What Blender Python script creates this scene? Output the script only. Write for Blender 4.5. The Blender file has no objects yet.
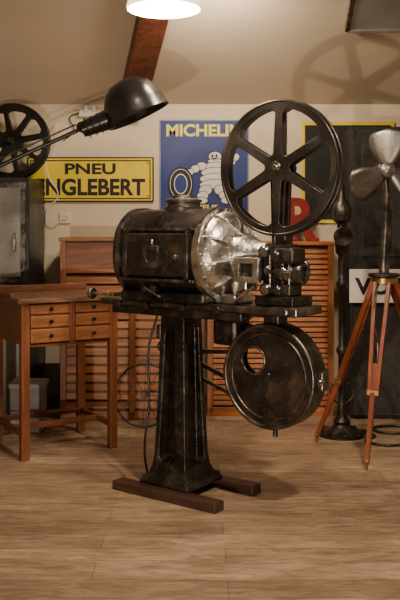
import bpy, bmesh, math, random
from mathutils import Vector, Matrix, Euler
random.seed(4)
S=bpy.context.scene
COL=S.collection
# ------------------------------------------------------------ materials
def newmat(name):
    m=bpy.data.materials.new(name); m.use_nodes=True
    nt=m.node_tree; b=nt.nodes['Principled BSDF']
    return m,nt,b
def N(nt,t,**k):
    n=nt.nodes.new(t)
    for a,v in k.items(): setattr(n,a,v)
    return n
def mat(name,col,rough=.5,metal=0.,var=.25,scale=8.,bump=.0,bscale=60.,rvar=.15,stretch=(1,1,1),emis=None,patina=None,pscale=5.,pamt=1.):
    m,nt,b=newmat(name)
    tc=N(nt,'ShaderNodeTexCoord'); mp=N(nt,'ShaderNodeMapping'); mp.inputs['Scale'].default_value=stretch
    nt.links.new(tc.outputs['Object'],mp.inputs['Vector'])
    no=N(nt,'ShaderNodeTexNoise'); no.inputs['Scale'].default_value=scale; no.inputs['Detail'].default_value=6
    nt.links.new(mp.outputs[0],no.inputs['Vector'])
    cr=N(nt,'ShaderNodeValToRGB')
    cr.color_ramp.elements[0].position=.3; cr.color_ramp.elements[1].position=.7
    lo=[c*(1-var) for c in col]; hi=[min(1,c*(1+var)) for c in col]
    cr.color_ramp.elements[0].color=(*lo,1); cr.color_ramp.elements[1].color=(*hi,1)
    nt.links.new(no.outputs['Fac'],cr.inputs[0]); out=cr.outputs[0]
    if patina:
        n3=N(nt,'ShaderNodeTexNoise'); n3.inputs['Scale'].default_value=pscale; n3.inputs['Detail'].default_value=10; n3.inputs['Roughness'].default_value=.72; n3.inputs['Distortion'].default_value=.4
        nt.links.new(mp.outputs[0],n3.inputs['Vector'])
        c3=N(nt,'ShaderNodeValToRGB'); c3.color_ramp.elements[0].position=.50; c3.color_ramp.elements[0].color=(0,0,0,1); c3.color_ramp.elements[1].position=.66; c3.color_ramp.elements[1].color=(pamt,pamt,pamt,1)
        nt.links.new(n3.outputs['Fac'],c3.inputs[0])
        mx=N(nt,'ShaderNodeMixRGB'); nt.links.new(c3.outputs[0],mx.inputs[0]); nt.links.new(out,mx.inputs[1]); mx.inputs[2].default_value=(*patina,1); out=mx.outputs[0]
    nt.links.new(out,b.inputs['Base Color'])
    mr=N(nt,'ShaderNodeMapRange'); mr.inputs['To Min'].default_value=max(.02,rough-rvar); mr.inputs['To Max'].default_value=min(1,rough+rvar)
    nt.links.new(no.outputs['Fac'],mr.inputs[0]); nt.links.new(mr.outputs[0],b.inputs['Roughness'])
    b.inputs['Metallic'].default_value=metal
    if bump>0:
        n2=N(nt,'ShaderNodeTexNoise'); n2.inputs['Scale'].default_value=bscale; n2.inputs['Detail'].default_value=4
        nt.links.new(mp.outputs[0],n2.inputs['Vector'])
        bp=N(nt,'ShaderNodeBump'); bp.inputs['Strength'].default_value=bump; bp.inputs['Distance'].default_value=.01
        nt.links.new(n2.outputs['Fac'],bp.inputs['Height']); nt.links.new(bp.outputs[0],b.inputs['Normal'])
    if emis:
        b.inputs['Emission Color'].default_value=(*emis[0],1); b.inputs['Emission Strength'].default_value=emis[1]
    return m
IRON=mat('cast_iron',(.036,.031,.027),.35,.8,.5,9,.25,90,patina=(.17,.145,.12),pscale=11,pamt=.65)
RUST=mat('rusty_iron',(.038,.030,.024),.40,.65,.5,9,.3,70,patina=(.15,.09,.055),pscale=12,pamt=.75)
IRON2=mat('worn_iron',(.10,.09,.08),.31,.9,.45,12,.15,60,patina=(.32,.28,.25),pscale=12,pamt=.7)
REELM=mat('reel_metal',(.060,.053,.047),.35,.85,.4,6,.1,60,patina=(.15,.128,.108),pscale=6,pamt=.6)
BLACK=mat('black_enamel',(.008,.008,.008),.28,.0,.3,6)
ALU=mat('cast_aluminium',(.60,.58,.55),.31,1.,.3,14,.35,50,patina=(.24,.22,.2),pscale=11,pamt=.85)
BLADE=mat('blade_metal',(.30,.29,.275),.40,.85,.3,6,patina=(.14,.135,.13),pscale=6,pamt=.7)
STEEL=mat('steel',(.42,.4,.37),.28,1.,.2,20)
GREYM=mat('grey_metal',(.20,.20,.19),.42,.45,.3,4,patina=(.10,.095,.09),pscale=3,pamt=.8)
HATCH=mat('hatch_grey',(.26,.25,.24),.6,.1,.2,4)
DARK=mat('gap_shade',(.006,.006,.006),.6)  # near-black colour standing in for shade in the drawer gaps
FILM=mat('film_strip',(.02,.014,.010),.2)
def wood(name,col,stretch,rough=.45,var=.4,pat=.6): return mat(name,col,rough,0,var,5,.15,30,.1,stretch,patina=tuple(c*.3 for c in col),pscale=3,pamt=pat)
WDX=wood('oak_x',(.24,.088,.028),(.6,8,8)); WDZ=wood('oak_z',(.19,.066,.023),(8,8,.6))
WORX=wood('orange_oak_x',(.33,.11,.027),(.6,9,9)); WORZ=wood('orange_oak_z',(.23,.079,.021),(9,9,.6))
DWX=wood('desk_wood_x',(.15,.048,.018),(.8,9,9),pat=.9); DWZ=wood('desk_wood_z',(.19,.058,.02),(9,9,.7),pat=.8)
DTOP=wood('desk_top_wood',(.15,.068,.036),(1,4,4),.5,.5,1.)
DRAWER=wood('drawer_front',(.25,.095,.034),(1,10,10))
RUN=wood('runner_wood',(.055,.026,.017),(.8,9,9))
TRI=wood('tripod_wood',(.19,.045,.018),(8,8,.8),.35)
BEAM=wood('beam_wood',(.14,.042,.018),(5,1,5),.6)
YEL=mat('yellow_enamel',(.80,.62,.02),.5,0,.06,5,patina=(.55,.38,.03),pscale=3,pamt=.3); BLU=mat('blue_enamel',(.006,.026,.18),.5,0,.2,4)
INK=mat('black_ink',(.008,.008,.008),.6); WHT=mat('white_enamel',(.72,.7,.66),.5,0,.06)
YTXT=mat('yellow_print',(.85,.75,.08),.5,0,.05); RED=mat('red_paint',(.22,.008,.006),.5,0,.2)
BRASS=mat('brass',(.40,.27,.11),.35,1.)
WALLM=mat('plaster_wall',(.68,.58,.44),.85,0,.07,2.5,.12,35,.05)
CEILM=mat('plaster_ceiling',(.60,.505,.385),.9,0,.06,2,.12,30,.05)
# floor
m,nt,b=newmat('laminate_planks'); FLOORM=m
tc=N(nt,'ShaderNodeTexCoord'); br=N(nt,'ShaderNodeTexBrick'); br.offset=.37
br.inputs['Scale'].default_value=1; br.inputs['Brick Width'].default_value=1.35; br.inputs['Row Height'].default_value=.15
br.inputs['Mortar Size'].default_value=.0016; br.inputs['Mortar Smooth'].default_value=.3
br.inputs['Color1'].default_value=(.29,.20,.13,1); br.inputs['Color2'].default_value=(.43,.315,.215,1); br.inputs['Mortar'].default_value=(.13,.085,.055,1)
nt.links.new(tc.outputs['Object'],br.inputs['Vector'])
def fnoise(sc,scale,detail,r,dist):
    mp=N(nt,'ShaderNodeMapping'); mp.inputs['Scale'].default_value=sc; nt.links.new(tc.outputs['Object'],mp.inputs['Vector'])
    no=N(nt,'ShaderNodeTexNoise'); no.inputs['Scale'].default_value=scale; no.inputs['Detail'].default_value=detail; no.inputs['Roughness'].default_value=r; no.inputs['Distortion'].default_value=dist
    nt.links.new(mp.outputs[0],no.inputs['Vector']); return no
no=fnoise((2.6,15,1),2.2,9,.72,1.2)
cr=N(nt,'ShaderNodeValToRGB'); cr.color_ramp.elements[0].position=.38; cr.color_ramp.elements[0].color=(.38,.33,.29,1); cr.color_ramp.elements[1].position=.60; cr.color_ramp.elements[1].color=(1.15,1.13,1.10,1)
nt.links.new(no.outputs['Fac'],cr.inputs[0])
mx=N(nt,'ShaderNodeMixRGB',blend_type='MULTIPLY'); mx.inputs[0].default_value=.75
nt.links.new(br.outputs['Color'],mx.inputs[1]); nt.links.new(cr.outputs[0],mx.inputs[2])
n2=fnoise((1.2,3,1),2.5,8,.65,.5)
cr2=N(nt,'ShaderNodeValToRGB'); cr2.color_ramp.elements[0].position=.38; cr2.color_ramp.elements[0].color=(.66,.63,.60,1); cr2.color_ramp.elements[1].position=.62; cr2.color_ramp.elements[1].color=(1.1,1.1,1.1,1)
nt.links.new(n2.outputs['Fac'],cr2.inputs[0])
mx2=N(nt,'ShaderNodeMixRGB',blend_type='MULTIPLY'); mx2.inputs[0].default_value=.85
nt.links.new(mx.outputs[0],mx2.inputs[1]); nt.links.new(cr2.outputs[0],mx2.inputs[2]); nt.links.new(mx2.outputs[0],b.inputs['Base Color'])
b.inputs['Roughness'].default_value=.52
bp=N(nt,'ShaderNodeBump'); bp.inputs['Strength'].default_value=.12; bp.inputs['Distance'].default_value=.005
nt.links.new(no.outputs['Fac'],bp.inputs['Height']); nt.links.new(bp.outputs[0],b.inputs['Normal'])
# ------------------------------------------------------------ geometry helpers
def root(name,loc=(0,0,0),rz=0.):
    o=bpy.data.objects.new(name,None); o.empty_display_size=.1; o.location=loc; o.rotation_euler=(0,0,rz); COL.objects.link(o); return o
def obj(name,me,parent,m,bevel=0,smooth=False,seg=2):
    o=bpy.data.objects.new(name,me); COL.objects.link(o)
    if parent: o.parent=parent
    if m: me.materials.append(m)
    if bevel>0:
        md=o.modifiers.new('bev','BEVEL'); md.width=bevel; md.segments=seg; md.limit_method='ANGLE'; md.angle_limit=math.radians(35)
    if smooth:
        for p in me.polygons: p.use_smooth=True
        try: me.set_sharp_from_angle(angle=math.radians(38))
        except Exception: pass
    return o
def frombm(name,bm,parent,m,**k):
    bmesh.ops.recalc_face_normals(bm,faces=bm.faces)
    me=bpy.data.meshes.new(name); bm.to_mesh(me); bm.free(); return obj(name,me,parent,m,**k)
def box(name,parent,size,loc,m,bevel=.004,rot=(0,0,0)):
    bm=bmesh.new(); bmesh.ops.create_cube(bm,size=1)
    for v in bm.verts: v.co=Vector((v.co.x*size[0],v.co.y*size[1],v.co.z*size[2]))
    o=frombm(name,bm,parent,m,bevel=bevel); o.location=loc; o.rotation_euler=rot; return o
def bx(name,parent,x0,x1,y0,y1,z0,z1,m,bevel=.004):
    return box(name,parent,(x1-x0,y1-y0,z1-z0),((x0+x1)/2,(y0+y1)/2,(z0+z1)/2),m,bevel)
def lathe(name,parent,prof,loc,m,axis='Z',seg=40,bevel=0):
    """prof list of (r,h); axis direction"""
    bm=bmesh.new(); rings=[]
    for r,h in prof:
        if r<1e-5: rings.append([bm.verts.new((0,0,h))])
        else: rings.append([bm.verts.new((r*math.cos(2*math.pi*i/seg),r*math.sin(2*math.pi*i/seg),h)) for i in range(seg)])
    for a,c in zip(rings[:-1],rings[1:]):
        if len(a)==1 and len(c)==1: continue
        for i in range(seg):
            j=(i+1)%seg
            if len(a)==1: bm.faces.new((a[0],c[i],c[j]))
            elif len(c)==1: bm.faces.new((a[i],a[j],c[0]))
            else: bm.faces.new((a[i],a[j],c[j],c[i]))
    o=frombm(name,bm,parent,m,smooth=True,bevel=bevel)
    o.location=loc
    if axis=='X': o.rotation_euler=(0,math.pi/2,0)
    elif axis=='Y': o.rotation_euler=(math.pi/2,0,0)   # +h -> -Y
    elif not isinstance(axis,str):
        o.rotation_mode='QUATERNION'; o.rotation_quaternion=Vector((0,0,1)).rotation_difference(Vector(axis).normalized())
    return o
def cyl(name,parent,r,h,loc,m,axis='Z',seg=32,c=.003,r2=None):
    r2=r if r2 is None else r2
    c=min(c,r*.4,h*.4)
    return lathe(name,parent,[(0,-h/2),(r-c,-h/2),(r,-h/2+c),(r2,h/2-c),(r2-c,h/2),(0,h/2)],loc,m,axis,seg)
def rod(name,parent,p0,p1,r,m,r2=None,seg=16):
    p0=Vector(p0);p1=Vector(p1); return cyl(name,parent,r,(p1-p0).length,(p0+p1)/2,m,axis=(p1-p0),seg=seg,r2=r2)
def beam(name,parent,p0,p1,w,d,m,w2=None,d2=None,bevel=.003,up=(0,1,0)):
    p0=Vector(p0);p1=Vector(p1); z=(p1-p0).normalized(); y=Vector(up); x=y.cross(z).normalized(); y=z.cross(x)
    w2=w if w2 is None else w2; d2=d if d2 is None else d2
    L=(p1-p0).length
    bm=bmesh.new()
    vs=[bm.verts.new((sx*ww/2,sy*dd/2,zz)) for zz,ww,dd in((0,w,d),(L,w2,d2)) for sx,sy in((-1,-1),(1,-1),(1,1),(-1,1))]
    bm.faces.new(vs[:4]); bm.faces.new(vs[4:])
    for i in range(4): bm.faces.new((vs[i],vs[(i+1)%4],vs[4+(i+1)%4],vs[4+i]))
    o=frombm(name,bm,parent,m,bevel=bevel)
    M=Matrix((x,y,z)).transposed(); o.rotation_euler=M.to_euler(); o.location=p0; return o
def tube(name,parent,pts,r,m,cyclic=False):
    cu=bpy.data.curves.new(name,'CURVE'); cu.dimensions='3D'; cu.bevel_depth=r; cu.bevel_resolution=3; cu.resolution_u=8
    sp=cu.splines.new('BEZIER'); sp.bezier_points.add(len(pts)-1)
    for p,c in zip(sp.bezier_points,pts): p.co=c; p.handle_left_type=p.handle_right_type='AUTO'
    sp.use_cyclic_u=cyclic; cu.materials.append(m)
    o=bpy.data.objects.new(name,cu); COL.objects.link(o); o.parent=parent; return o
def circ(r,n=48,c=(0,0)): return [(c[0]+r*math.cos(2*math.pi*i/n),c[1]+r*math.sin(2*math.pi*i/n)) for i in range(n)]
def plate(name,parent,loops,t,loc,m,rot=(math.pi/2,0,0),bevel=.002):
    """flat plate from 2D outline + holes, lies in local XZ (rot X 90)"""
    cu=bpy.data.curves.new(name,'CURVE'); cu.dimensions='2D'; cu.fill_mode='BOTH'; cu.extrude=t/2-bevel; cu.bevel_depth=bevel; cu.bevel_resolution=1; cu.offset=-bevel
    for L in loops:
        sp=cu.splines.new('POLY'); sp.points.add(len(L)-1)
        for p,c in zip(sp.points,L): p.co=(c[0],c[1],0,1)
        sp.use_cyclic_u=True
    tmp=bpy.data.objects.new('tmp',cu); COL.objects.link(tmp); bpy.context.view_layer.update()
    me=bpy.data.meshes.new_from_object(tmp.evaluated_get(bpy.context.evaluated_depsgraph_get()))
    me.name=name; bpy.data.objects.remove(tmp); me.materials.clear()
    o=obj(name,me,parent,m); o.location=loc; o.rotation_euler=rot; return o
def text(name,parent,s,size,loc,m,ext=.002,off=.0,sx=1.,rot=(math.pi/2,0,0),fit=None):
    cu=bpy.data.curves.new(name,'FONT'); cu.body=s; cu.size=size; cu.extrude=ext; cu.offset=off; cu.align_x='CENTER'; cu.align_y='CENTER'
    tmp=bpy.data.objects.new('tmp',cu); COL.objects.link(tmp); bpy.context.view_layer.update()
    me=bpy.data.meshes.new_from_object(tmp.evaluated_get(bpy.context.evaluated_depsgraph_get())); me.name=name
    bpy.data.objects.remove(tmp)
    xs=[v.co.x for v in me.vertices]; ys=[v.co.y for v in me.vertices]
    cx=(min(xs)+max(xs))/2; cy=(min(ys)+max(ys))/2; w=max(xs)-min(xs); h=max(ys)-min(ys)
    fx,fy=(fit[0]/w,fit[1]/h) if fit else (sx,1)
    for v in me.vertices: v.co.x=(v.co.x-cx)*fx; v.co.y=(v.co.y-cy)*fy
    me.materials.clear(); o=obj(name,me,parent,m); o.location=loc; o.rotation_euler=rot; return o
def cut(o,cutters):
    for c in cutters:
        md=o.modifiers.new('b','BOOLEAN'); md.operation='DIFFERENCE'; md.object=c; md.solver='EXACT'
    bpy.context.view_layer.update()
    me=bpy.data.meshes.new_from_object(o.evaluated_get(bpy.context.evaluated_depsgraph_get()))
    o.modifiers.clear(); o.data=me
    for c in cutters: bpy.data.objects.remove(c)
def prism(name,parent,pts,a0,a1,plane,m=None):
    """extruded polygon; plane 'XZ' -> along Y, 'YZ' -> along X"""
    bm=bmesh.new(); f=[]
    for a in(a0,a1):
        f.append([bm.verts.new((p[0],a,p[1]) if plane=='XZ' else (a,p[0],p[1])) for p in pts])
    bm.faces.new(f[0]); bm.faces.new(f[1][::-1]); n=len(pts)
    for i in range(n): bm.faces.new((f[0][i],f[0][(i+1)%n],f[1][(i+1)%n],f[1][i]))
    return frombm(name,bm,parent,m)
# ------------------------------------------------------------ room
bx('floor',None,-2.4,2.6,-1.2,6.1,-.05,0,FLOORM,0)
bx('wall_back',None,-2.4,2.6,6.1,6.2,0,2.22,WALLM,0)
bx('wall_left',None,-2.5,-2.4,-1.2,6.2,0,3.45,WALLM,0)
bx('wall_right',None,2.6,2.7,-1.2,6.2,0,3.45,WALLM,0)
bx('wall_front',None,-2.5,2.7,-1.3,-1.2,0,3.45,WALLM,0)
SL=.45
def cz(y): return 2.2+SL*(6.1-y) if y>3.4 else 2.2+SL*2.7
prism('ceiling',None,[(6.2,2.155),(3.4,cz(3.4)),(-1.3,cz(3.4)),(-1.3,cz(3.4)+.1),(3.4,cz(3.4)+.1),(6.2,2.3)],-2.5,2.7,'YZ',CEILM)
bx('baseboard_back',None,-2.4,2.6,6.085,6.1,0,.08,mat('base_trim',(.35,.27,.18),.6),.003)
# rafter
rf=root('ceiling_rafter'); beam('rafter_timber',rf,(-.50,6.0,2.15),(-.235,4.85,2.69),.18,.13,BEAM,up=(0,.41,.91),bevel=.006)
# ceiling hatch
ch=root('ceiling_hatch',(1.43,4.70,cz(4.70)-.035)); ch.rotation_euler=(-math.atan(SL),0,math.radians(-3))
box('hatch_panel',ch,(1.06,1.2,.02),(0,0,0),HATCH,.004)
box('hatch_edge_side',ch,(.03,1.2,.035),(-.53,0,-.005),STEEL,.004); box('hatch_edge_low',ch,(1.06,.03,.035),(0,.6,-.005),HATCH,.004)
# pendant
pl=root('pendant_lamp',(-.165,3.8,2.285))
SHADE=mat('shade_glow',(.9,.85,.75),.5,0,.02,emis=((1,.88,.68),2.2))
lathe('shade',pl,[(.166,0),(.17,.01),(.165,.03),(.15,.09),(.11,.15),(.05,.19),(.03,.20)],(0,0,0),SHADE)
cyl('socket',pl,.03,.09,(0,0,.24),BLACK); rod('cord',pl,(0,0,.28),(0,0,cz(3.8)-2.285),.005,BLACK)
lathe('bulb',pl,[(0,.02),(.03,.03),(.042,.06),(.03,.1),(.015,.14),(.015,.19)],(0,0,0),mat('bulb_glow',(1,1,1),.3,emis=((1,.85,.6),12)))
# ------------------------------------------------------------ reel builder
def reel(parent,R,c,gap,nsp,m,rim=.11,hub=.17,sp=.13,ph=0.):
    """c centre, plane local XZ"""
    def loops():
        Ls=[circ(R,72)]
        ro=R*(1-rim); ri=R*hub*1.25
        for k in range(nsp):
            a0=ph+2*math.pi*k/nsp; a1=ph+2*math.pi*(k+1)/nsp
            so=R*sp*.5; si=min(R*sp*.5,ri*math.pi/nsp*.62)
            ao=so/ro; ai=si/ri
            pts=[]
            pts.append(((ro*.93)*math.cos(a0+ao*.95),(ro*.93)*math.sin(a0+ao*.95)))
            n=10; e=.09
            for i in range(n+1):
                a=a0+ao+e+(a1-a0-2*ao-2*e)*i/n; pts.append((ro*math.cos(a),ro*math.sin(a)))
            pts.append(((ro*.93)*math.cos(a1-ao*.95),(ro*.93)*math.sin(a1-ao*.95)))
            for i in range(5):
                a=a1-ai-(a1-a0-2*ai)*i/4; q=ri*(1.0+(.12 if i in(0,4) else 0)); pts.append((q*math.cos(a),q*math.sin(a)))
            Ls.append(pts[::-1])
        Ls.append(circ(R*.03,16)[::-1])
        return Ls
    for s,nm in((-1,'flange_near'),(1,'flange_far')):
        plate(nm,parent,loops(),.008,(c[0],c[1]+s*gap/2,c[2]),m,bevel=.002)
        cu=[(c[0]+(R-.004)*math.cos(a),c[1]+s*gap/2,c[2]+(R-.004)*math.sin(a)) for a in [2*math.pi*i/24 for i in range(24)]]
        tube(nm+'_rolled_rim',parent,cu,.0075,m,True)
    cyl('core',parent,R*hub*.95,gap,c,m,'Y',c=.001)
    cyl('hub_cap',parent,R*.09,gap+.05,c,IRON2,'Y')
# ------------------------------------------------------------ projector
P=root('film_projector',(-.08,4.1,0),-math.radians(36))
for y,n in((-.16,'runner_1'),(.16,'runner_2')):
    box(n,P,(.62,.075,.045),(.015,y,.0225),RUN,.005)
bm=bmesh.new(); secs=[(.045,.147),(.065,.147),(.075,.138),(.095,.116),(.13,.103),(.18,.096),(.5,.083),(.86,.072),(.875,.092),(.90,.092)]
rs=[[bm.verts.new((sx*h,sy*h,z)) for sx,sy in((-1,-1),(1,-1),(1,1),(-1,1))] for z,h in secs]
for a,c in zip(rs[:-1],rs[1:]):
    for i in range(4): bm.faces.new((a[i],a[(i+1)%4],c[(i+1)%4],c[i]))
bm.faces.new(rs[0]); bm.faces.new(rs[-1])
ped=frombm('pedestal_column',bm,P,IRON)
def slot(w0,z0,w1,z1,o=0,o1=None):
    o1=o if o1 is None else o1
    pts=[(-w0+o,z0+.02),(-w0+.02+o,z0),(w0-.02+o,z0),(w0+o,z0+.02),(w1+o1,z1-.03)]
    for i in range(1,6): a=math.pi*i/6; pts.append((w1*math.cos(a)+o1,z1-.03+.03*math.sin(a)))
    pts.append((-w1+o1,z1-.03)); return pts
cut(ped,[prism('c1',P,slot(.046,.15,.028,.80,-.018,-.012),-.4,.4,'XZ'),prism('c2',P,slot(.064,.14,.044,.83),.045,.4,'YZ')])
ped.data.materials.clear(); ped.data.materials.append(IRON); ped.location=(-.015,0,0)
md=ped.modifiers.new('bev','BEVEL'); md.width=.006; md.segments=2; md.limit_method='ANGLE'; md.angle_limit=math.radians(30)
for i,(sx,sy) in enumerate(((-1,-1),(1,-1),(1,1),(-1,1))):
    cyl(f'foot_bolt_{i+1}',P,.011,.02,(sx*.13-.015,sy*.13,.078),IRON2,seg=6)
for s in(-1,1):
    prism(f'foot_gusset_{s}',P,[(s*.085,.07),(s*.14,.07),(s*.085,.17)],-.019,-.011,'YZ',IRON); 
tube('column_cable',P,[(-.11,-.07,.86),(-.14,-.10,.7),(-.13,-.11,.45),(-.15,-.12,.2),(-.19,-.05,.06)],.006,BLACK)
# platform
bx('platform_table',P,-.44,.66,-.13,.13,.905,.935,IRON2,.008)
bx('platform_rib_near',P,-.36,.42,-.125,-.10,.865,.905,IRON,.004)
bx('platform_rib_far',P,-.36,.42,.10,.125,.865,.905,IRON,.004)
bx('tilt_block',P,-.15,.15,-.10,.10,.86,.905,IRON2,.01)
bx('front_shelf',P,.44,.70,-.12,.12,.90,.94,IRON2,.006)
for i,a in enumerate((-.3,-.12,.1,.3)): cyl(f'clamp_knob_{i+1}',P,.018,.03,(a,-.14,.915),IRON2,'Y')
rod('tilt_screw',P,(-.54,-.08,.95),(-.40,-.08,.95),.008,STEEL); cyl('tilt_handwheel',P,.03,.02,(-.54,-.08,.95),IRON2,'X')
rod('rear_lever',P,(-.50,.05,.93),(-.38,.05,.93),.012,IRON)
# lamphouse
def superloft(name,parent,stations,ry,rz,cz_,m,n=56,ex=2.7):
    bm=bmesh.new(); R=[]
    for x,s in stations:
        ring=[]
        for i in range(n):
            a=2*math.pi*i/n; c,s_=math.cos(a),math.sin(a)
            y=math.copysign(abs(c)**(2/ex),c)*ry*s; z=math.copysign(abs(s_)**(2/ex),s_)*rz*s
            ring.append(bm.verts.new((x,y,cz_+z)))
        R.append(ring)
    for a,c in zip(R[:-1],R[1:]):
        for i in range(n): bm.faces.new((a[i],a[(i+1)%n],c[(i+1)%n],c[i]))
    bm.faces.new(R[0]); bm.faces.new(R[-1][::-1])
    return frombm(name,bm,parent,m,smooth=True)
ZC=1.165
superloft('lamphouse_body',P,[(-.335,.4),(-.325,.72),(-.31,.88),(-.29,.96),(-.265,.985),(.24,.985)],.20,.222,ZC,IRON,ex=2.35)
for i,(x0,x1) in enumerate(((-.275,-.245),(-.035,-.02),(.20,.235))):
    k=1.02 if i!=1 else 1.0
    superloft(f'lamphouse_band_{i+1}',P,[(x0,.975),(x0+.004,k),(x1-.004,k),(x1,.975)],.20,.222,ZC,IRON2 if i!=1 else IRON,ex=2.35)
bx('lid_seam_rail',P,-.25,.21,-.190,-.170,1.275,1.29,IRON2,.003)
bx('door_hinge_rail',P,-.25,.21,-.206,-.180,1.035,1.05,IRON2,.003)
bx('lamphouse_skirt',P,-.27,.24,-.165,.165,.935,.985,IRON,.012)
bx('door_panel',P,-.20,.17,-.207,-.17,1.06,1.265,RUST,.008)
for x in(-.20,.17): bx('door_stile',P,x-.012,x+.012,-.213,-.18,1.05,1.275,IRON2,.004)
for x in (-.22,-.1,.05,.19):
    cyl('rail_rivet',P,.007,.01,(x,-.192,1.283),IRON2,'Y',seg=10); cyl('hinge_rivet',P,.007,.01,(x,-.208,1.043),IRON2,'Y',seg=10)
# peep window
box('window_housing',P,(.088,.035,.10),(-.012,-.222,1.155),IRON2,.008)
plate('window_frame',P,[[(-.045,-.052),(.045,-.052),(.045,.052),(-.045,.052)],circ(.028,20)[::-1]],.01,(-.012,-.243,1.155),IRON2)
cyl('window_glass',P,.027,.006,(-.012,-.242,1.155),mat('smoked_glass',(.02,.015,.012),.12),'Y')
rod('window_latch',P,(-.012,-.23,1.21),(-.012,-.23,1.235),.008,STEEL); cyl('door_knob',P,.013,.03,(.12,-.22,1.155),STEEL,'Y'); cyl('focus_knob',P,.02,.03,(-.03,-.2,1.0),IRON2,'Y'); cyl('focus_knob_2',P,.016,.03,(-.08,-.2,1.0),IRON2,'Y')
rod('side_lever',P,(-.09,-.205,1.01),(.03,-.22,.965),.006,STEEL)
# chimney
lathe('chimney',P,[(.095,-.03),(.095,.01),(.08,.015),(.08,.03),(.09,.033),(.09,.045),(.06,.055),(.055,.065),(.0,.07)],(0,0,ZC+.218),IRON2)
# aluminium front casting
lathe('front_casting',P,[(.0,-.02),(.214,-.02),(.222,-.015),(.224,.02),(.214,.028),(.205,.03),(.20,.055),(.175,.085),(.14,.105),(.11,.118),(.105,.13),(.10,.16),(.078,.19),(.06,.23),(.055,.26),(0,.26)],(.225,0,ZC),ALU,'X',seg=56)
for k in range(10):
    a=2*math.pi*k/10+.2; bm=bmesh.new()
    pts=[(.205,.02),(.214,.045),(.187,.097),(.12,.142),(.11,.155),(.09,.155),(.09,.08)]
    f=[[bm.verts.new((.225+h,(r)*math.cos(a)-t*math.sin(a),ZC+r*math.sin(a)+t*math.cos(a))) for r,h in pts] for t in(-.005,.005)]
    bm.faces.new(f[0]); bm.faces.new(f[1][::-1]); n=len(pts)
    for i in range(n): bm.faces.new((f[0][i],f[0][(i+1)%n],f[1][(i+1)%n],f[1][i]))
    frombm(f'casting_rib_{k+1}',bm,P,ALU,bevel=.002)
for k in range(12):
    a=2*math.pi*k/12; cyl(f'casting_bolt_{k+1}',P,.009,.014,(.257,.208*math.cos(a),ZC+.208*math.sin(a)),STEEL,'X',seg=6)
lathe('inspection_port',P,[(.0,0),(.038,0),(.038,.02),(.03,.03),(.028,.02),(0,.02)],(.31,-.10,ZC+.06),ALU,axis=(.75,-.6,.25))
box('dowser_box',P,(.05,.10,.12),(.40,-.04,ZC-.10),ALU,.008); box('casting_foot',P,(.12,.16,.05),(.30,0,.96),ALU,.01)
# projector head
bx('head_base',P,.46,.66,-.08,.10,.94,.985,IRON,.006)
bx('head_body',P,.485,.60,-.055,.095,.98,1.215,IRON,.012)
bx('head_back_column',P,.50,.56,.03,.10,1.20,1.30,IRON,.008)
bx('gear_case',P,.55,.66,-.075,.04,1.13,1.20,IRON,.012)
bx('gear_case_low',P,.56,.64,-.07,.04,.985,1.04,IRON,.008)
plate('aperture_frame',P,[[(-.066,-.056),(.066,-.056),(.066,.056),(-.066,.056)],[(-.036,-.030),(-.036,.030),(.036,.030),(.036,-.030)]],.03,(.445,-.115,1.10),ALU)
box('aperture_block',P,(.10,.08,.09),(.445,-.06,1.10),IRON,.004)
cyl('lens_barrel',P,.040,.12,(.62,-.03,1.085),IRON2,'X')
for i in range(3): cyl(f'lens_focus_ring_{i+1}',P,.044,.010,(.590+i*.024,-.03,1.085),STEEL,'X')
lathe('lens_ring',P,[(.030,0),(.047,0),(.049,.004),(.049,.03),(.045,.034),(.034,.034),(.030,.01)],(.655,-.03,1.085),IRON2,'X')
cyl('lens_glass',P,.034,.01,(.675,-.03,1.085),mat('lens_glass',(.02,.02,.03),.06),'X')
cyl('lens_knob',P,.014,.04,(.62,-.08,1.10),STEEL,'Y')
for i,(a,z,r) in enumerate(((.515,1.185,.022),(.575,1.165,.018),(.52,1.015,.022),(.585,1.012,.016),(.535,1.10,.016))):
    cyl(f'sprocket_{i+1}',P,r,.05,(a,-.07,z),STEEL if i in(0,2) else IRON2,'Y'); cyl(f'sprocket_flange_{i+1}',P,r*1.25,.006,(a,-.09,z),IRON2,'Y')
rod('film_gate_rod',P,(.54,-.075,1.02),(.54,-.075,1.17),.006,STEEL)
cyl('flywheel',P,.075,.02,(.56,.12,1.09),IRON2,'Y')
beam('film_leader',P,(.53,-.03,1.20),(.505,0,1.515),.003,.024,FILM,bevel=.0005)
rod('head_brace',P,(.36,-.10,.95),(.47,-.09,1.03),.008,STEEL); rod('head_brace_2',P,(.63,-.06,.985),(.63,-.06,1.13),.006,STEEL)
tube('head_cable',P,[(.50,.10,1.05),(.44,.16,.98),(.36,.16,.90),(.28,.13,.84)],.006,BLACK)
# reel arm and upper reel
beam('reel_arm',P,(.53,.07,1.2),(.553,.07,1.60),.045,.02,IRON,.032,.018)
cyl('reel_spindle',P,.014,.16,(.553,.02,1.561),STEEL,'Y'); cyl('spindle_bearing',P,.035,.03,(.553,.07,1.561),IRON,'Y')
R1=root('upper_reel'); R1.parent=P
reel(R1,.306,(.545,0,1.561),.042,6,REELM,rim=.12,hub=.17,sp=.135,ph=math.radians(28))
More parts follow.
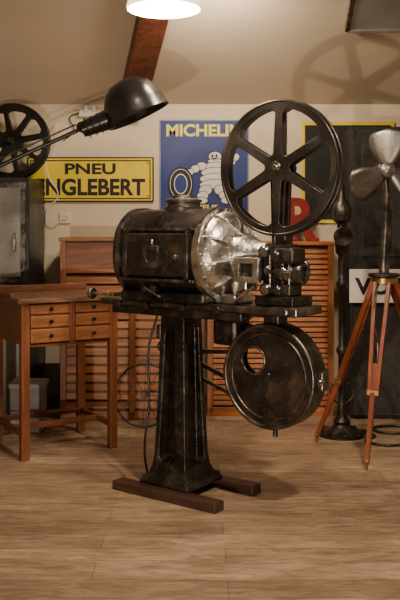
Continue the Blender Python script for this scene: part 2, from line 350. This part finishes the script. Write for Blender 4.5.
# lower magazine
MC=(.515,0,.62)
mr=.238
plate('magazine_cover',P,[circ(mr,72),circ(.058,32,(-.078,.065))[::-1]],.012,(MC[0],-.045,MC[2]),RUST,bevel=.003)
plate('magazine_back',P,[circ(mr,72),circ(.075,32,(-.10,.065))[::-1]],.012,(MC[0],.045,MC[2]),IRON,bevel=.003)
lathe('magazine_wall',P,[(mr-.006,-.05),(mr+.002,-.05),(mr+.002,.05),(mr-.006,.05),(mr-.006,-.05)],MC,IRON,'Y',seg=72)
def ringY(nm,r,y,t,c=MC,m=IRON): return tube(nm,P,[(c[0]+r*math.cos(2*math.pi*i/24),y,c[2]+r*math.sin(2*math.pi*i/24)) for i in range(24)],t,m,True)
ringY('cover_rim',mr-.008,-.05,.010,MC,IRON2); ringY('cover_rim_inner',mr-.045,-.051,.005,MC,IRON2); ringY('port_ring',.062,-.052,.006,(MC[0]-.078,0,MC[2]+.065),IRON2)
cyl('cover_hub',P,.02,.02,(MC[0],-.055,MC[2]),IRON2,'Y')
text('maker_badge',P,'CINE',.035,(MC[0]-.01,-.053,MC[2]-.145),IRON2,.003,.001,fit=(.07,.03))
box('magazine_latch',P,(.03,.06,.09),(MC[0]+mr+.012,0,MC[2]),IRON2,.006); box('magazine_hinge',P,(.02,.08,.06),(MC[0]-mr-.006,0,MC[2]+.0),IRON2,.004)
cyl('latch_knob',P,.012,.03,(MC[0]+mr+.02,-.04,MC[2]+.0),STEEL,'Y')
bx('magazine_chute',P,.48,.56,-.035,.05,.845,.91,IRON,.006)
# takeup motor + stays
bx('motor_case',P,.17,.31,.0,.13,.73,.86,IRON,.02); cyl('motor_body',P,.055,.17,(.25,.08,.78),IRON,'X'); bx('motor_bracket',P,.15,.32,.02,.10,.85,.905,IRON,.005)
beam('lower_stay_1',P,(.06,.06,.62),(.42,.055,.50),.022,.012,IRON2); beam('lower_stay_2',P,(.06,.06,.55),(.40,.06,.44),.018,.012,IRON2)
beam('lower_stay_3',P,(.06,.06,.68),(.30,.055,.70),.02,.012,IRON2)
rod('magazine_prop',P,(.505,.03,.39),(.505,.03,.33),.012,IRON2)
cyl('switch_box',P,.025,.05,(-.11,-.02,.70),IRON2,'X'); box('side_lever_box',P,(.03,.05,.07),(-.10,-.05,.78),IRON2,.005)
# ------------------------------------------------------------ signs
ys=root('yellow_enamel_sign',(-.80,6.085,1.648))
box('plate_black',ys,(.925,.01,.328),(0,0,0),INK,.004); box('plate_yellow',ys,(.905,.01,.308),(0,-.003,0),YEL,.003)
plate('inner_border',ys,[[(-.44,-.142),(.44,-.142),(.44,.142),(-.44,.142)],[(-.432,-.134),(-.432,.134),(.432,.134),(.432,-.134)]],.003,(0,-.009,0),INK,bevel=.0005)
text('line_1',ys,'PNEU',.1,(.0,-.009,.078),INK,.001,.003,fit=(.37,.08)); text('line_2',ys,'ENGLEBERT',.15,(.0,-.009,-.055),INK,.001,.005,fit=(.80,.125))
for sx in(-1,1):
    for sz in(-1,1): cyl('screw',ys,.007,.006,(sx*.42,-.01,sz*.12),STEEL,'Y')
bs=root('blue_enamel_sign',(.03,6.085,1.745))
box('plate_border',bs,(.65,.01,.68),(0,0,0),mat('pale_border',(.25,.3,.4),.5),.004); box('plate_blue',bs,(.635,.01,.665),(0,-.003,0),BLU,.003)
text('brand_text',bs,'MICHELIN',.12,(0,-.009,.262),YTXT,.001,.004,fit=(.55,.09))
def ell(nm,par,items,m,y):
    bm=bmesh.new()
    for cx,cz2,rx,rz,an in items:
        n=28; vs=[]
        for i in range(n):
            a=2*math.pi*i/n; x=rx*math.cos(a); z=rz*math.sin(a)
            vs.append(bm.verts.new((cx+x*math.cos(an)-z*math.sin(an),y,cz2+x*math.sin(an)+z*math.cos(an))))
        f=bm.faces.new(vs); r=bmesh.ops.extrude_face_region(bm,geom=[f])
        for v in r['geom']:
            if isinstance(v,bmesh.types.BMVert): v.co.y-=.0015
    return frombm(nm,bm,par,m)
man=[(.07,.12,.045,.035,0),(.07,.085,.05,.02,0),(.065,.05,.085,.028,.1),(.06,.01,.09,.03,.1),(.055,-.035,.095,.032,.1),(.05,-.08,.09,.032,.1),
 (.15,.06,.035,.03,.5),(.19,.085,.03,.028,.6),(.22,.115,.028,.024,.7),(-.03,.05,.035,.028,.3),(-.075,.03,.032,.026,.3),(-.115,.005,.028,.022,.3),
 (.0,-.125,.045,.035,.2),(-.02,-.165,.04,.03,.2),(-.03,-.20,.045,.022,0),(.11,-.125,.045,.035,-.2),(.14,-.165,.04,.03,-.2),(.16,-.20,.045,.022,0)]
ys_=-.0085
for k,(it) in enumerate(man):
    ell(f'figure_outline_{k}',bs,[(it[0]+.01,it[1]-.05,it[2]+.005,it[3]+.005,it[4])],INK,ys_-.0004*k); ell(f'figure_part_{k}',bs,[(it[0]+.01,it[1]-.05,it[2],it[3],it[4])],WHT,ys_-.0004*k-.0003)
ell('figure_face',bs,[(.06,.075,.008,.01,0),(.09,.075,.008,.01,0),(.075,.055,.02,.005,0)],INK,-.018)
ell('tire_outer',bs,[(-.17,-.13,.095,.125,0)],INK,-.016); ell('tire_band',bs,[(-.17,-.13,.08,.11,0)],WHT,-.0175); ell('tire_mid',bs,[(-.17,-.13,.076,.106,0)],INK,-.019); ell('tire_hole',bs,[(-.17,-.13,.05,.075,0)],WHT,-.0205); ell('tire_center',bs,[(-.17,-.13,.044,.067,0)],BLU,-.022)
text('figure_caption',bs,'PNEUS',.05,(.0,-.009,-.298),YTXT,.001,.001,fit=(.2,.035))
by=root('black_yellow_sign',(1.08,6.085,1.70))
box('plate_yellow',by,(.68,.01,.74),(0,0,0),YEL,.003); box('plate_black',by,(.63,.01,.69),(0,-.003,0),INK,.003)
# red letter
rl=root('red_letter_r',(.725,5.93,1.20)); text('letter',rl,'R',.4,(0,0,.155),RED,.02,.012,fit=(.22,.31))
for x in(-.075,.08): box('serif',rl,(.085,.045,.025),(x,0,.0125),RED,.003)
box('serif_top',rl,(.09,.045,.025),(-.08,0,.298),RED,.003)
# ------------------------------------------------------------ slatted cabinets
def slatcab(name,x0,x1,y0,y1,h,bays,pitch,z0,z1,mx_,mz_,top=True):
    r=root(name,((x0+x1)/2,y0,0)); w=x1-x0; d=y1-y0
    bx('carcass',r,-w/2+.01,w/2-.01,.03,d,.06,h-.02,DWX,.003)
    bx('top_board',r,-w/2-.01,w/2+.01,-.01,d,h-.025,h,mx_,.004); bx('plinth',r,-w/2,w/2,.01,d,0,.06,mx_,.003)
    for i in range(bays+1):
        x=-w/2+.02+(w-.04)*i/bays; bx(f'post_{i+1}',r,x-.02,x+.02,-.005,.04,.05,h-.02,mz_,.003)
    z=z0; k=0
    bm=bmesh.new()
    while z+pitch<=z1+.001:
        for i in range(bays):
            xa=-w/2+.04+(w-.04)*i/bays; xb=-w/2+(w-.04)*(i+1)/bays
            g=bmesh.ops.create_cube(bm,size=1); zc=z+pitch/2
            M=Matrix.Translation(((xa+xb)/2,.022,zc))@Matrix.Rotation(math.radians(-12),4,'X')@Matrix.Diagonal((xb-xa,.016,pitch*.80,1))
            bmesh.ops.transform(bm,matrix=M,verts=g['verts'])
        z+=pitch; k+=1
    frombm('slats',bm,r,mx_,bevel=.003)
    if z1<h-.08:
        bx('header_rail',r,-w/2+.03,w/2-.03,.0,.03,z1,z1+.03,mx_,.003); bx('upper_panel',r,-w/2+.03,w/2-.03,.015,.03,z1+.03,h-.03,DWX,.002)
    return r
slatcab('slatted_cabinet',-.94,.03,5.6,6.04,1.23,2,.06,.07,.99,WDX,WDZ)
slatcab('tambour_cabinet',.05,.92,5.72,6.04,1.20,2,.036,.07,1.15,WORX,WORZ)
# ------------------------------------------------------------ metal cabinet + wall reel
mc=root('metal_cabinet',(-1.56,5.5,0))
bx('body',mc,-.43,.43,.02,.55,0,1.63,mat('cab_dark',(.035,.035,.035),.35,.6),.006)
for i,(z0,z1) in enumerate(((.05,.88),(.93,1.60))):
    bx(f'door_panel_{i+1}',mc,-.41,.41,.005,.03,z0,z1,IRON2,.005); bx(f'door_inset_{i+1}',mc,-.36,.375,-.004,.01,z0+.04,z1-.04,GREYM,.004)
box('handle',mc,(.02,.03,.12),(.34,-.015,1.2),STEEL,.004)
wr=root('wall_film_reel',(-1.325,5.86,1.90)); wr.rotation_euler=(math.radians(-6),0,0)
reel(wr,.27,(0,0,0),.04,8,mat('dark_reel',(.03,.028,.026),.35,.7,.3,6),rim=.17,hub=.24,sp=.13,ph=.2)
# wall socket and cable
ws=root('wall_socket',(-.985,6.09,1.37)); box('socket_plate',ws,(.08,.02,.08),(0,0,0),WHT,.004); cyl('socket_ring',ws,.025,.01,(0,-.012,0),WALLM,'Y')
tube('cable',ws,[(0,-.02,0),(-.1,-.02,-.05),(-.13,-.015,.05),(-.05,-.015,.16),(-.12,-.012,.3),(-.13,-.012,.55),(.05,-.012,.78),(.14,-.012,.80)],.005,WHT)
jb=root('junction_box',(-.80,6.07,2.13)); box('box_body',jb,(.16,.04,.05),(0,0,0),WHT,.004); tube('wire_1',jb,[(-.08,0,0),(-.15,.01,-.03),(-.12,.01,-.12),(-.2,.02,-.2)],.004,INK); cyl('insulator',jb,.015,.04,(.03,-.02,.03),WHT); cyl('insulator_2',jb,.015,.04,(-.03,-.02,.03),WHT)
# ------------------------------------------------------------ desk
D=root('wooden_workbench',(-.983,4.60,0),math.radians(31))
Wd,Dd,Hd=.58,.52,.90
bx('desk_top',D,-.03,Wd+.03,-.03,Dd+.02,Hd-.028,Hd,DTOP,.005)
bx('back_lip',D,-.03,Wd+.03,Dd,Dd+.02,Hd,Hd+.04,DWX,.004); bx('side_lip',D,-.03,-.01,.1,Dd+.02,Hd,Hd+.025,DWX,.004)
for i,(x,y) in enumerate(((0,0),(Wd,0),(Wd,Dd),(0,Dd))):
    xx=.022 if x==0 else Wd-.022; yy=.022 if y==0 else Dd-.022
    bx(f'leg_{i+1}',D,xx-.024,xx+.024,yy-.024,yy+.024,0,Hd-.028,DWZ,.004)
bx('left_apron',D,.01,.028,.04,Dd-.04,Hd-.26,Hd-.028,DWX,.003); bx('right_apron',D,Wd-.028,Wd-.01,.04,Dd-.04,Hd-.26,Hd-.028,DWX,.003); bx('back_apron',D,.04,Wd-.04,Dd-.03,Dd-.01,Hd-.26,Hd-.028,DWX,.003)
bx('case_bottom',D,.04,Wd-.04,.01,Dd-.03,Hd-.275,Hd-.26,DWX,.002); bx('divider',D,.285,.315,.0,Dd-.03,Hd-.26,Hd-.028,DWZ,.003)
bx('drawer_carcass',D,.045,Wd-.045,.06,Dd-.035,Hd-.258,Hd-.03,DARK,.001)  # block behind the drawers, shade of the gaps put into its colour
for c,(x0,x1) in enumerate(((.05,.282),(.318,Wd-.048))):
    for k,(zt,h) in enumerate(((.036,.055),(.100,.066),(.174,.078))):
        z1=Hd-zt; bx(f'drawer_{c}_{k}',D,x0,x1,-.004,.06,z1-h,z1,DRAWER,.005); cyl(f'drawer_knob_{c}_{k}',D,.010,.022,((x0+x1)/2,-.014,z1-h/2),BLACK,'Y')
    for k,z in enumerate((Hd-.096,Hd-.170)): bx(f'drawer_rail_{c}_{k}',D,x0-.005,x1+.005,.004,.05,z-.003,z+.004,DWX,.001)
bx('stretcher_left',D,.012,.034,.04,Dd-.04,.12,.155,DWX,.003); bx('stretcher_right',D,Wd-.034,Wd-.012,.04,Dd-.04,.12,.155,DWX,.003); bx('stretcher_mid',D,.03,Wd-.03,.22,.245,.12,.155,DWX,.003)
bx('stretcher_back',D,.04,Wd-.04,Dd-.034,Dd-.012,.12,.155,DWX,.003)
# white storage crate behind
wc=root('storage_crate',(-1.2,5.25,0)); bx('crate_body',wc,-.0,.2,0,.2,0,.30,mat('crate_grey',(.30,.31,.34),.6),.01); bx('crate_rim',wc,-.01,.21,-.01,.21,.28,.31,mat('crate_rim',(.4,.4,.42),.6),.004)
# spoked wheel
sw=root('spoked_wheel',(-.36,5.40,.21)); sw.rotation_euler=(math.radians(-12),0,math.radians(-8))
tube('rim',sw,[(.20*math.cos(2*math.pi*i/24),0,.20*math.sin(2*math.pi*i/24)) for i in range(24)],.007,IRON,True)
for i in range(12):
    a=math.pi*2*i/12; rod(f'spoke_{i+1}',sw,(0,0,0),(.20*math.cos(a),0,.20*math.sin(a)),.002,IRON,seg=8)
cyl('hub',sw,.02,.05,(0,0,0),IRON2,'Y')
# ------------------------------------------------------------ big studio lamp
L=root('studio_lamp',(-1.62,4.7,0))
lathe('base',L,[(0,0),(.2,0),(.2,.02),(.17,.035),(.03,.05),(0,.05)],(0,0,0),BLACK); rod('stand_pole',L,(0,0,.04),(0,0,1.42),.018,BLACK)
cyl('arm_pivot',L,.035,.06,(0,0,1.42),BLACK,'Y')
rod('arm',L,(0,0,1.42),(.96,0,1.855),.012,BLACK); rod('arm_upper_rod',L,(.0,0,1.46),(.92,0,1.875),.005,BLACK)
cyl('elbow_knob',L,.03,.05,(.955,0,1.86),BLACK,'Y')
rod('neck',L,(.955,0,1.845),(1.12,0,1.91),.045,BLACK,.060)
for i in range(3):
    q=Vector((.985+i*.035,0,1.857+i*.013)); cyl(f'neck_fin_{i+1}',L,.06,.006,q,BLACK,axis=(.145,0,.055))
ax=Vector((.42,.04,-.9)).normalized()
lathe('shade',L,[(0,-.205),(.05,-.202),(.09,-.19),(.13,-.16),(.160,-.11),(.176,-.05),(.181,.0),(.188,.012),(.186,.016),(.175,.0),(.17,-.05),(.152,-.105),(.12,-.15),(.08,-.18),(0,-.19)],(1.27,0,1.935),BLACK,axis=ax,seg=56)
# ------------------------------------------------------------ right side: black cabinet
bc=root('black_door_cabinet',(1.55,5.62,0))
DK=mat('dark_board',(.022,.020,.018),.6,.0,.6,30)
bx('body',bc,-.53,.6,.03,.44,0,1.98,DK,.005); bx('door_left',bc,-.52,.03,.0,.03,.03,1.96,DK,.004); bx('door_right',bc,.04,.59,.0,.03,.03,1.96,DK,.004)
bx('panel',bc,-.46,-.03,-.01,.0,1.1,1.88,DK,.004); rod('handle',bc,(0,-.02,.95),(0,-.02,1.1),.01,STEEL)
vs=root('white_lettered_sign',(1.33,5.58,.905)); box('plate',vs,(.64,.012,.225),(-.01,0,0),WHT,.003); text('lettering',vs,'VOIE',.1,(-.115,-.008,0),INK,.001,.003,fit=(.36,.115))
# iron stand
st=root('cast_iron_stand',(.885,5.2,0))
lathe('base',st,[(0,0),(.145,0),(.145,.015),(.12,.03),(.07,.045),(.05,.07),(.055,.09),(.035,.12),(.025,.2),(.0,.2)],(0,0,0),IRON)
for i in range(8):
    a=math.pi/4*i; box(f'base_lobe_{i+1}',st,(.05,.03,.02),(.12*math.cos(a),.12*math.sin(a),.025),IRON,.006,(0,0,a))
lathe('column',st,[(.022,.18),(.022,.5),(.035,.52),(.035,.54),(.02,.56),(.02,.9),(.034,.92),(.034,.95),(.024,.97),(.024,1.12),(.04,1.14),(.045,1.2),(.045,1.26),(.03,1.29),(.03,1.32),(.055,1.34),(.06,1.40),(.045,1.45),(.02,1.48),(.015,1.56),(0,1.57)],(0,0,0),IRON,seg=24)
tube('scroll_1',st,[(.03,0,.2),(.07,0,.25),(.06,0,.31),(.02,0,.33)],.006,IRON); tube('scroll_2',st,[(-.03,0,.2),(-.07,0,.25),(-.06,0,.31),(-.02,0,.33)],.006,IRON)
cyl('crank_wheel',st,.06,.015,(0,-.05,1.24),IRON2,'Y')
# floor cable
fc=root('floor_cable'); tube('cable_run',fc,[(.98,5.35,.008),(1.08,5.15,.008),(1.0,5.02,.008),(1.15,4.92,.008),(1.3,5.1,.008),(1.5,5.02,.008),(1.7,5.2,.008),(2.0,5.4,.008)],.008,BLACK)
tube('cable_loop',fc,[(1.1,5.3,.012),(1.25,5.2,.012),(1.4,5.3,.012),(1.25,5.4,.012)],.008,BLACK,True)
# tripod with fan
T=root('tripod_fan')
top=Vector((1.06,4.8,.98)); feet=[(.70,5.0,0),(.885,4.42,0),(1.52,4.93,0)]
for i,f in enumerate(feet):
    f=Vector(f); d=(f-top); d.z=0; d.normalize(); s=Vector((-d.y,d.x,0))
    h=top+d*.05
    mid=h.lerp(f,.62)
    for sgn in(-1,1): beam(f'leg_{i+1}_slat_{sgn}',T,h+s*.040*sgn,mid+s*.020*sgn,.03,.022,TRI,up=s)
    beam(f'leg_{i+1}_lower',T,h.lerp(f,.45),f+Vector((0,0,.04)),.034,.028,TRI,.026,.024,up=s)
    box(f'leg_{i+1}_clamp',T,(.07,.04,.03),h.lerp(f,.60),BRASS,.004,(0,0,math.atan2(s.y,s.x)))
    rod(f'leg_{i+1}_spike',T,f+Vector((0,0,.06)),f+Vector((0,0,.002)),.014,BRASS,.003)
cyl('tripod_head',T,.075,.035,top+Vector((0,0,.01)),BRASS); cyl('tripod_plate',T,.09,.02,top+Vector((0,0,.04)),IRON); cyl('tripod_socket',T,.03,.09,top+Vector((0,0,.09)),IRON2)
rod('pole',T,top+Vector((0,0,.1)),(1.08,4.8,1.50),.022,IRON2); bx('pole_sleeve',T,1.055,1.10,4.78,4.82,1.15,1.4,IRON,.006)
FC=(1.06,4.72,1.62)
cyl('fan_motor',T,.05,.12,(1.06,4.80,1.62),IRON2,'Y'); rod('fan_neck',T,(1.08,4.8,1.48),(1.065,4.8,1.62),.02,IRON2)
lathe('fan_hub',T,[(0,.05),(.02,.048),(.04,.03),(.045,0),(.045,-.03),(0,-.03)],FC,BLADE,'Y')
for k in range(3):
    a=math.radians(90+120*k); bm=bmesh.new(); g=[]
    nu,nv=12,6
    for i in range(nu+1):
        u=i/nu; r=.03+.205*u; w=(.024+.085*math.sin(math.pi*min(1,u*.62+.05)))*(1 if u<.75 else math.sqrt(max(0,1-((u-.75)/.25)**2))*.98+.02)
        row=[]
        for j in range(nv+1):
            v=j/nv*2-1; tw=math.radians(32); x=v*w; y=v*w*math.sin(tw)-.02*(1-v*v)
            X=r*math.cos(a)-x*math.cos(tw)*math.sin(a); Z=r*math.sin(a)+x*math.cos(tw)*math.cos(a)
            row.append(bm.verts.new((X,y,Z)))
        g.append(row)
    for i in range(nu):
        for j in range(nv): bm.faces.new((g[i][j],g[i+1][j],g[i+1][j+1],g[i][j+1]))
    o=frombm(f'fan_blade_{k+1}',bm,T,BLADE,smooth=True); o.location=FC; md=o.modifiers.new('s','SOLIDIFY'); md.thickness=.004
tube('chain',T,[(1.0,4.72,.98),(.975,4.7,.8),(1.0,4.69,.62),(.97,4.66,.4)],.004,STEEL)
# ------------------------------------------------------------ lights
def light(name,kind,loc,energy,col,size=.1,target=None,**k):
    l=bpy.data.lights.new(name,kind); l.energy=energy; l.color=col
    if kind=='AREA': l.size=size
    else: l.shadow_soft_size=size
    for a,v in k.items(): setattr(l,a,v)
    o=bpy.data.objects.new(name,l); COL.objects.link(o); o.location=loc
    if target is not None: o.rotation_euler=(Vector(target)-Vector(loc)).to_track_quat('-Z','Y').to_euler()
    return o
WARM=(1,.81,.60)
light('pendant_bulb_light','POINT',(-.165,3.8,2.29),55,WARM,.05)
light('key_spot','SPOT',(.9,1.9,3.15),400,WARM,.09,(.4,4.0,.3),spot_size=math.radians(68),spot_blend=.9)  # unseen key light, cone concentrated on the projector area for contrast
light('back_fill','AREA',(.1,4.6,2.6),26,WARM,.25,(.1,6.0,1.4))  # added fill light to brighten the back of the room, no fixture
light('floor_spot','SPOT',(-.95,.15,.35),290,WARM,.03,(.4,4.6,1.85),spot_size=math.radians(66),spot_blend=.6)
w=bpy.data.worlds.new('world'); S.world=w; w.use_nodes=True; w.node_tree.nodes['Background'].inputs[0].default_value=(1,.8,.6,1); w.node_tree.nodes['Background'].inputs[1].default_value=.05
# ------------------------------------------------------------ camera
c=bpy.data.cameras.new('camera'); c.sensor_fit='VERTICAL'; c.sensor_height=36; c.lens=50; c.shift_y=-70/600
co=bpy.data.objects.new('camera',c); COL.objects.link(co); co.location=(0,0,1.28); co.rotation_euler=(math.pi/2,0,0); S.camera=co
